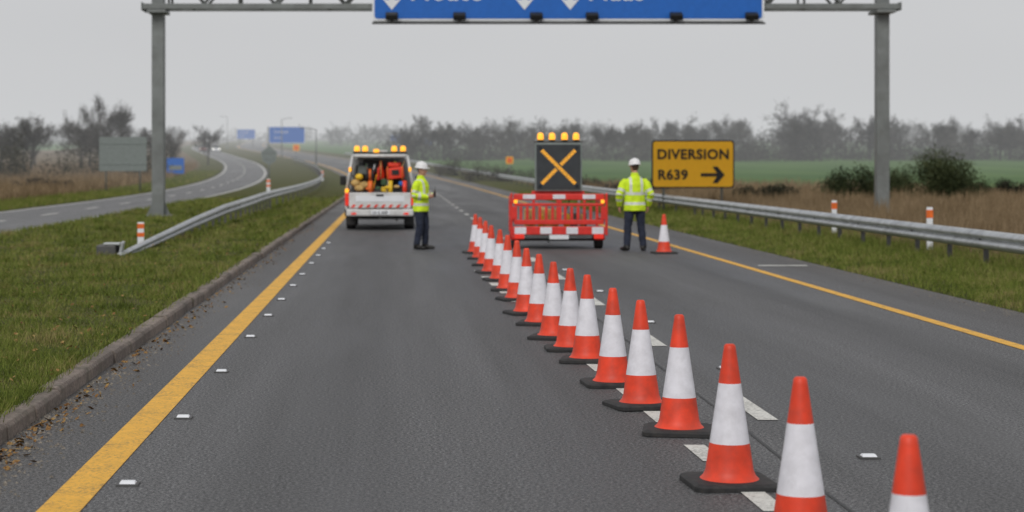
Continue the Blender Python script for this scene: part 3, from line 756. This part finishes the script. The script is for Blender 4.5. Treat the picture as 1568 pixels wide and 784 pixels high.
def sphere(name,c,r,m,parent,sx=1,sy=1,sz=1,n=14):
    prof=[(r*math.sin(math.pi*i/n),-r*math.cos(math.pi*i/n)*sz) for i in range(n+1)]
    return lathe(name,prof,[m],None,parent,n=20,loc=c,sx=sx,sy=sy)
L=[('generator',(.40,.25,1.52),(.46,.4,.30),'orangered'),('tool_box',(-.10,.4,1.0),(.36,.4,.30),'dsteel'),('crate',(.50,.3,.92),(.42,.4,.40),'rubber'),
   ('fuel_can',(-.20,.3,1.26),(.18,.18,.24),'green'),('case',(-.12,.5,1.62),(.42,.3,.20),'black'),('sign_stack',(0.05,.9,1.40),(1.1,.06,.9),'dsteel'),
   ('folded_sign',(-.05,.12,1.50),(.05,.2,.34),'orangered'),('yellow_case',(.12,.15,1.08),(.18,.15,.14),'ycan'),('battery',(.12,.2,1.28),(.16,.2,.18),'green'),('red_case',(.36,.15,1.74),(.30,.2,.12),'orangered'),
   ('generator_panel',(.40,.04,1.54),(.22,.02,.14),'black'),('grey_box',(-.48,.5,1.60),(.3,.3,.24),'signback'),('blue_box',(.58,.12,1.24),(.16,.16,.12),'blue')]
for nm,c,s_,m in L: box(nm,c,s_,M[m],K,.03,rot=(0,rng.normal(0,.06),rng.normal(0,.15)))
for x in (.20,.60): cyl('generator_frame',(x,.02,1.34),(x,.02,1.70),.016,.016,M['orange'],K,8)
for x,z in ((-.55,1.12),(-.66,1.26),(-.42,1.20)): sphere('sand_bag',(x,.16,z),.13,M['tan'],K,1.1,1,.8)
sphere('spare_helmet',(-.56,.1,1.42),.11,M['ycan'],K,1,1,.8)
for i,(x,z) in enumerate(((-.26,1.02),(.28,1.02),(.66,1.02))): cyl('gas_bottle' if i else 'rolled_mat',(x,.05,z-.1),(x,.05,z+.30),.06,.06,M[['orange','ycan','orangered'][i]],K,16)
for i in range(16):
    x=rng.uniform(-.62,.62); z=rng.uniform(1.25,1.65); cyl('tool_handle',(x,.08,z-.25),(x+rng.uniform(-.2,.2),.14,z+.2),.012,.012,M[['tan','orange','dsteel','wsign','ycan','green','black','orangered'][i%8]],K,8)
for i in range(3):
    lathe('stacked_cone',[(0,.4),(.03,.4),(.10,0),(.13,-.01)],[M['cone_red']],None,K,n=16,loc=(.02,.28+.02*i,1.36+.05*i))
for i in range(3):
    lathe('hose_reel',[(.10,-.03),(.15,-.03),(.15,.03),(.10,.03),(.10,-.03)],[M['orange' if i%2 else 'rubber']],None,K,n=24,axis='X',loc=(-.34+.07*i,.1,1.48))
for i in range(4):
    sphere('rope_coil',(-.3+.25*i,.02,1.10+.02*i),.07,M[['orange','green','ycan','tan'][i]],K,1.2,.6,.6)

# ------------------------------------------------------------------ people
def tube(path,radii,ref=(0,1,0),n=18):
    P=[Vector(p) for p in path]; R=[(r,r) if not isinstance(r,tuple) else r for r in radii]
    V=[];F=[];side=None;m=len(P)
    for i in range(m):
        t=((P[min(i+1,m-1)]-P[max(i-1,0)])).normalized()
        if side is None:
            rf=Vector(ref)
            if abs(t.dot(rf))>.95: rf=Vector((0,0,1))
            side=t.cross(rf).normalized()
        side=(side-t*side.dot(t)).normalized(); o=side.cross(t)
        for k in range(n):
            a=2*math.pi*k/n; V.append(P[i]+side*math.cos(a)*R[i][0]+o*math.sin(a)*R[i][1])
    for i in range(m-1):
        for k in range(n): F.append((i*n+k,i*n+(k+1)%n,(i+1)*n+(k+1)%n,(i+1)*n+k))
    t0=(P[0]-P[1]).normalized()*min(R[0])*.45; t1=(P[-1]-P[-2]).normalized()*min(R[-1])*.45
    a=len(V);V.append(P[0]+t0);b_=len(V);V.append(P[-1]+t1)
    for k in range(n): F.append((a,(k+1)%n,k)); F.append((b_,(m-1)*n+k,(m-1)*n+(k+1)%n))
    return V,F
def union(name,tubes,vox,mats,parent,classify,disp=0,smooth_it=3):
    V=[];F=[]
    for v,f in tubes:
        b0=len(V); V+=v; F+=[tuple(i+b0 for i in q) for q in f]
    o=obj(name+'_tmp',V,F,mats[0])
    r=o.modifiers.new('r','REMESH'); r.mode='VOXEL'; r.voxel_size=vox
    if smooth_it:
        s=o.modifiers.new('s','SMOOTH'); s.factor=.5; s.iterations=smooth_it
    if disp>0:
        tx=bpy.data.textures.new(name+'_folds','CLOUDS'); tx.noise_scale=.10; tx.noise_depth=2
        d=o.modifiers.new('d','DISPLACE'); d.texture=tx; d.strength=disp; d.mid_level=.5
    bpy.context.view_layer.update()
    dg=bpy.context.evaluated_depsgraph_get(); me=bpy.data.meshes.new_from_object(o.evaluated_get(dg))
    bpy.data.objects.remove(o,do_unlink=True)
    me.materials.clear()
    for m in mats: me.materials.append(m)
    n=len(me.polygons); cc=np.zeros(n*3,np.float32); me.polygons.foreach_get('center',cc); cc=cc.reshape(-1,3)
    me.polygons.foreach_set('material_index',np.array([classify(*c) for c in cc],np.int32))
    me.shade_smooth(); no=bpy.data.objects.new(name,me); link(no,parent); return no
def hand(name,wrist,dirv,normal,sidev,parent,curl=.5):
    w=Vector(wrist); d=Vector(dirv).normalized(); nrm=Vector(normal); nrm=(nrm-d*nrm.dot(d)).normalized(); s=d.cross(nrm).normalized()*sidev
    T=[tube([w-d*.02,w+d*.02,w+d*.06,w+d*.095],[(.026,.020),(.032,.018),(.042,.017),(.040,.015)],ref=nrm,n=14)]
    for i,(o_,L) in enumerate(((-.030,.070),(-.010,.080),(.011,.074),(.031,.058))):
        p=w+d*.085+s*(-o_); a=0; pts=[p]
        for k,fr in enumerate((.45,.32,.23)):
            a+=curl*(.7 if k==0 else 1.0); p=p+(d*math.cos(a)+nrm*math.sin(a))*L*fr; pts.append(p)
        T.append(tube(pts,[.0095,.0092,.0085,.0075],n=8))
    p=w+d*.03+s*.032; q=p+(d*.6+s*.75+nrm*.3).normalized()*.045; r=q+(d*.9+s*.2+nrm*.5).normalized()*.035
    T.append(tube([p,q,r],[.014,.0115,.009],n=8))
    return union(name,T,.0045,[M['skin']],parent,lambda x,y,z:0,0,1)
def worker(name,loc,rz,arms,legs,headturn=0,scale=1.0,bulk=1.0):
    e=empty(name,loc,rz); e.scale=(scale,)*3
    T=[]
    b=bulk
    T.append(tube([(0,.0,.80),(0,0,.90),(0,0,1.02),(0,0,1.18),(0,0,1.32),(0,0,1.39),(0,.005,1.445),(0,.005,1.49)],
       [(.198*b,.150*b),(.200*b,.152*b),(.188*b,.142*b),(.196*b,.148*b),(.206*b,.145*b),(.200*b,.130),(.145,.110),(.085,.085)],n=28))
    T.append(tube([(0,.01,1.45),(0,.005,1.50),(0,0,1.545)],[(.085,.085),(.078,.080),(.075,.078)]))
    T.append(tube([(0,.0,.78),(0,0,.93)],[(.165,.12),(.17,.125)]))
    for (h,kn,an,toe) in legs:
        h,kn,an=Vector(h),Vector(kn),Vector(an)
        T.append(tube([h,h.lerp(kn,.5),kn,kn.lerp(an,.4),an,an+Vector((0,0,-.03))],[.105,.094,.077,.075,.066,.068]))
        td=Vector(toe)
        T.append(tube([an-td*.06+Vector((0,0,-.045)),an+td*.0+Vector((0,0,-.045)),an+td*.10+Vector((0,0,-.055)),an+td*.18+Vector((0,0,-.062)),an+td*.205+Vector((0,0,-.066))],
            [(.042,.045),(.048,.050),(.050,.042),(.046,.034),(.030,.026)],ref=(0,0,1),n=14))
    for (s,el,w_) in arms:
        s,el,w_=Vector(s),Vector(el),Vector(w_)
        T.append(tube([s+Vector((-s.x*.12,0,.015)),s.lerp(el,.22),s.lerp(el,.6),el,el.lerp(w_,.5),w_],[.062,.074*b,.070*b,.066*b,.060*b,.050]))
    hd=[(0,.01,1.49),(0,.005,1.545),(0,-.015,1.575),(0,-.020,1.61),(0,-.012,1.66),(0,-.005,1.71),(0,0,1.755),(0,0,1.785)]
    T2=[tube(hd,[(.055,.058),(.054,.058),(.048,.070),(.064,.084),(.073,.094),(.076,.100),(.066,.088),(.035,.048)],n=20),
        tube([(0,-.090,1.682),(0,-.108,1.655),(0,-.122,1.636),(0,-.105,1.622)],[.010,.012,.016,.010],n=8)]
    for sx in (-1,1):
        T2.append(tube([(sx*.074,.010,1.685),(sx*.080,.016,1.66),(sx*.076,.008,1.632)],[(.008,.016),(.009,.020),(.007,.012)],n=8))
        T2.append(tube([(sx*.048,-.088,1.690),(sx*.014,-.100,1.688)],[.008,.008],n=8))
    T2.append(tube([(-.02,-.100,1.604),(.02,-.100,1.604)],[.009,.009],n=8)); T2.append(tube([(-.014,-.090,1.572),(.014,-.090,1.572)],[.016,.016],n=8))
    segs=[(Vector(s),Vector(el),Vector(w_)) for s,el,w_ in arms]
    def cls(x,y,z):
        p=Vector((x,y,z))
        if z<.115: return 2
        if z<.795: return 1
        for s,el,w_ in segs:
            for a,c,bands in ((s,el,((.62,.80),)),(el,w_,((.30,.50),))):
                dd=c-a; t=(p-a).dot(dd)/dd.length_squared
                if -.05<=t<=1.0 and (p-(a+dd*t)).length<.088*b and abs(x)>.15:
                    for u0,u1 in bands:
                        if u0<t<u1: return 3
                    if t>.1: return 0
        if .915<z<.972 or 1.115<z<1.172: return 3
        if z>1.172 and z<1.47 and .085<abs(x)<.135: return 3
        return 0
    union('body',T,.0115,[M['hivis'],M['navy'],M['boot'],M['tape']],e,cls,.022,3)
    he=bpy.data.objects.new('head',None); link(he,e); he.location=(0,0,1.55); he.rotation_euler=(0.08,0,headturn)
    def mv(o): o.location=(0,0,-1.55); return o
    mv(union('face',T2,.0055,[M['skin'],M['hair'],M['lips']],he,lambda x,y,z:(1 if (y>.025 and z>1.60 and abs(x)<.0785) else (2 if (abs(z-1.600)<.006 and y<-.09 and abs(x)<.022) else 0)),0,2))
    for sx in (-1,1):
        sphere('eye',(sx*.030,-.090,1.672-1.55),.0095,M['wsign'],he); sphere('pupil',(sx*.030,-.0965,1.672-1.55),.0050,M['eye'],he)
    prof=[(.0,.128),(.03,.126),(.06,.116),(.09,.092),(.106,.058),(.112,.02),(.114,.0),(.128,-.006),(.130,-.014),(.108,-.010),(.100,.0)]
    o=lathe('helmet_shell',prof,[M['helmet']],None,he,n=32,loc=(0,.004,1.715-1.55),sx=.98,sy=1.16); o.rotation_euler=(.06,0,0)
    P=[(-.085,-.105),(-.05,-.165),(0,-.185),(.05,-.165),(.085,-.105)]
    V=[(a,b_,1.708-1.55) for a,b_ in P]+[(a*.9,b_*.98,1.722-1.55) for a,b_ in P]; n=5
    obj('helmet_peak',V,[(4,3,2,1,0),(5,6,7,8,9)]+[(i,i+1,n+i+1,n+i) for i in range(4)]+[(4,0,5,9)],M['helmet'],he,bevel=.003)
    T3=tube([(0,-.115,.05+.165),(0,-.06,.108+.165),(0,.0,.128+.165),(0,.06,.112+.165),(0,.115,.055+.165)],[.010]*5,n=8); obj('helmet_ridge',T3[0],T3[1],M['helmet'],he,smooth=True)
    return e
W1=worker('road_worker',(.56,37.7,0),math.radians(62),
  [((-.20,0,1.395),(-.265,.03,1.13),(-.11,-.22,1.10)),((.20,0,1.395),(.265,.02,1.13),(.09,-.24,1.14))],
  [((-.095,0,.88),(-.11,-.03,.49),(-.12,.04,.10),(-.1,-1,0)),((.095,0,.88),(.115,-.05,.49),(.125,-.03,.10),(.15,-1,0))],headturn=.15,scale=.985,bulk=1.05)
hand('right_hand',(-.105,-.225,1.10),(.55,-.8,.25),(.6,.3,.2),1,W1,.75); hand('left_hand',(.085,-.245,1.14),(-.5,-.8,.2),(-.6,.3,.2),-1,W1,.75)
box('radio_body',(0,-.32,1.16),(.055,.035,.13),M['black'],W1,.008); cyl('radio_antenna',(.015,-.32,1.22),(.015,-.32,1.32),.006,.004,M['black'],W1,8)
W2=worker('road_worker',(4.89,37.1,0),math.radians(180+6),
  [((-.205,0,1.39),(-.315,.05,1.13),(-.30,-.10,.90)),((.205,0,1.39),(.325,.05,1.13),(.29,-.11,.90))],
  [((-.10,0,.88),(-.135,-.02,.49),(-.165,.02,.10),(-.35,-1,0)),((.10,0,.88),(.135,-.02,.49),(.165,.02,.10),(.35,-1,0))],headturn=.25,scale=1.02,bulk=1.10)
hand('right_hand',(-.298,-.105,.885),(.1,-.25,-1),(.9,-.1,0),1,W2,.4); hand('left_hand',(.288,-.115,.885),(-.1,-.25,-1),(-.9,-.1,0),-1,W2,.4)

# ------------------------------------------------------------------ sky, mist and light
w=bpy.data.worlds.new('World'); S.world=w; w.use_nodes=True; nt=w.node_tree; bg=nt.nodes['Background']
sk=nt.nodes.new('ShaderNodeTexSky'); sk.sky_type='NISHITA'; sk.sun_disc=False; sk.sun_elevation=math.radians(40); sk.sun_rotation=math.radians(200); sk.dust_density=4; sk.ozone_density=1
hs=nt.nodes.new('ShaderNodeHueSaturation'); hs.inputs['Saturation'].default_value=.12; nt.links.new(sk.outputs[0],hs.inputs['Color'])
tc=nt.nodes.new('ShaderNodeTexCoord'); mp=nt.nodes.new('ShaderNodeMapping'); mp.inputs['Scale'].default_value=(1,1,3.5); nt.links.new(tc.outputs['Generated'],mp.inputs[0])
ns=nt.nodes.new('ShaderNodeTexNoise'); ns.inputs['Scale'].default_value=1.6; ns.inputs['Detail'].default_value=3; nt.links.new(mp.outputs[0],ns.inputs['Vector'])
cl=ramp(nt,ns.outputs['Fac'],[(.3,(5.5,5.55,5.75)),(.7,(6.5,6.52,6.65))])
mx=mixc(nt,.86,hs.outputs[0],cl); nt.links.new(mx,bg.inputs['Color']); bg.inputs['Strength'].default_value=.1
su=bpy.data.lights.new('sun','SUN'); su.energy=1.2; su.angle=math.radians(25); su.color=(1,.97,.93)
so=bpy.data.objects.new('sun',su); so.rotation_euler=(math.radians(50),0,math.radians(-20)); link(so)
# thin winter mist lying in the valley beyond the road works: a volume whose emission stands in for scattered daylight
mm=bpy.data.materials.new('mist_glow'); mm.use_nodes=True; nt=mm.node_tree
for n_ in list(nt.nodes):
    if n_.type!='OUTPUT_MATERIAL': nt.nodes.remove(n_)
out=[n_ for n_ in nt.nodes if n_.type=='OUTPUT_MATERIAL'][0]
SG=.0011
va=nt.nodes.new('ShaderNodeVolumeAbsorption'); va.inputs['Color'].default_value=(0,0,0,1); va.inputs['Density'].default_value=SG
ve=nt.nodes.new('ShaderNodeEmission'); ve.inputs['Color'].default_value=(.97,.985,1.0,1); ve.inputs['Strength'].default_value=SG*.62
ad=nt.nodes.new('ShaderNodeAddShader'); nt.links.new(va.outputs[0],ad.inputs[0]); nt.links.new(ve.outputs[0],ad.inputs[1]); nt.links.new(ad.outputs[0],out.inputs['Volume'])
obj('glowing_mist',boxv((0,1350,24),(3600,2500,52)),BF,mm)

cam=bpy.data.cameras.new('camera'); cam.sensor_width=36; cam.lens=36*2800/1568; cam.shift_x=(784-603)/1568; cam.shift_y=-(392-252)/1568
cam.clip_end=8000; cam.dof.use_dof=True; cam.dof.focus_distance=13.0; cam.dof.aperture_fstop=2.5
co=bpy.data.objects.new('camera',cam); co.location=(0,0,1.75); co.rotation_euler=(math.pi/2,0,0); link(co); S.camera=co
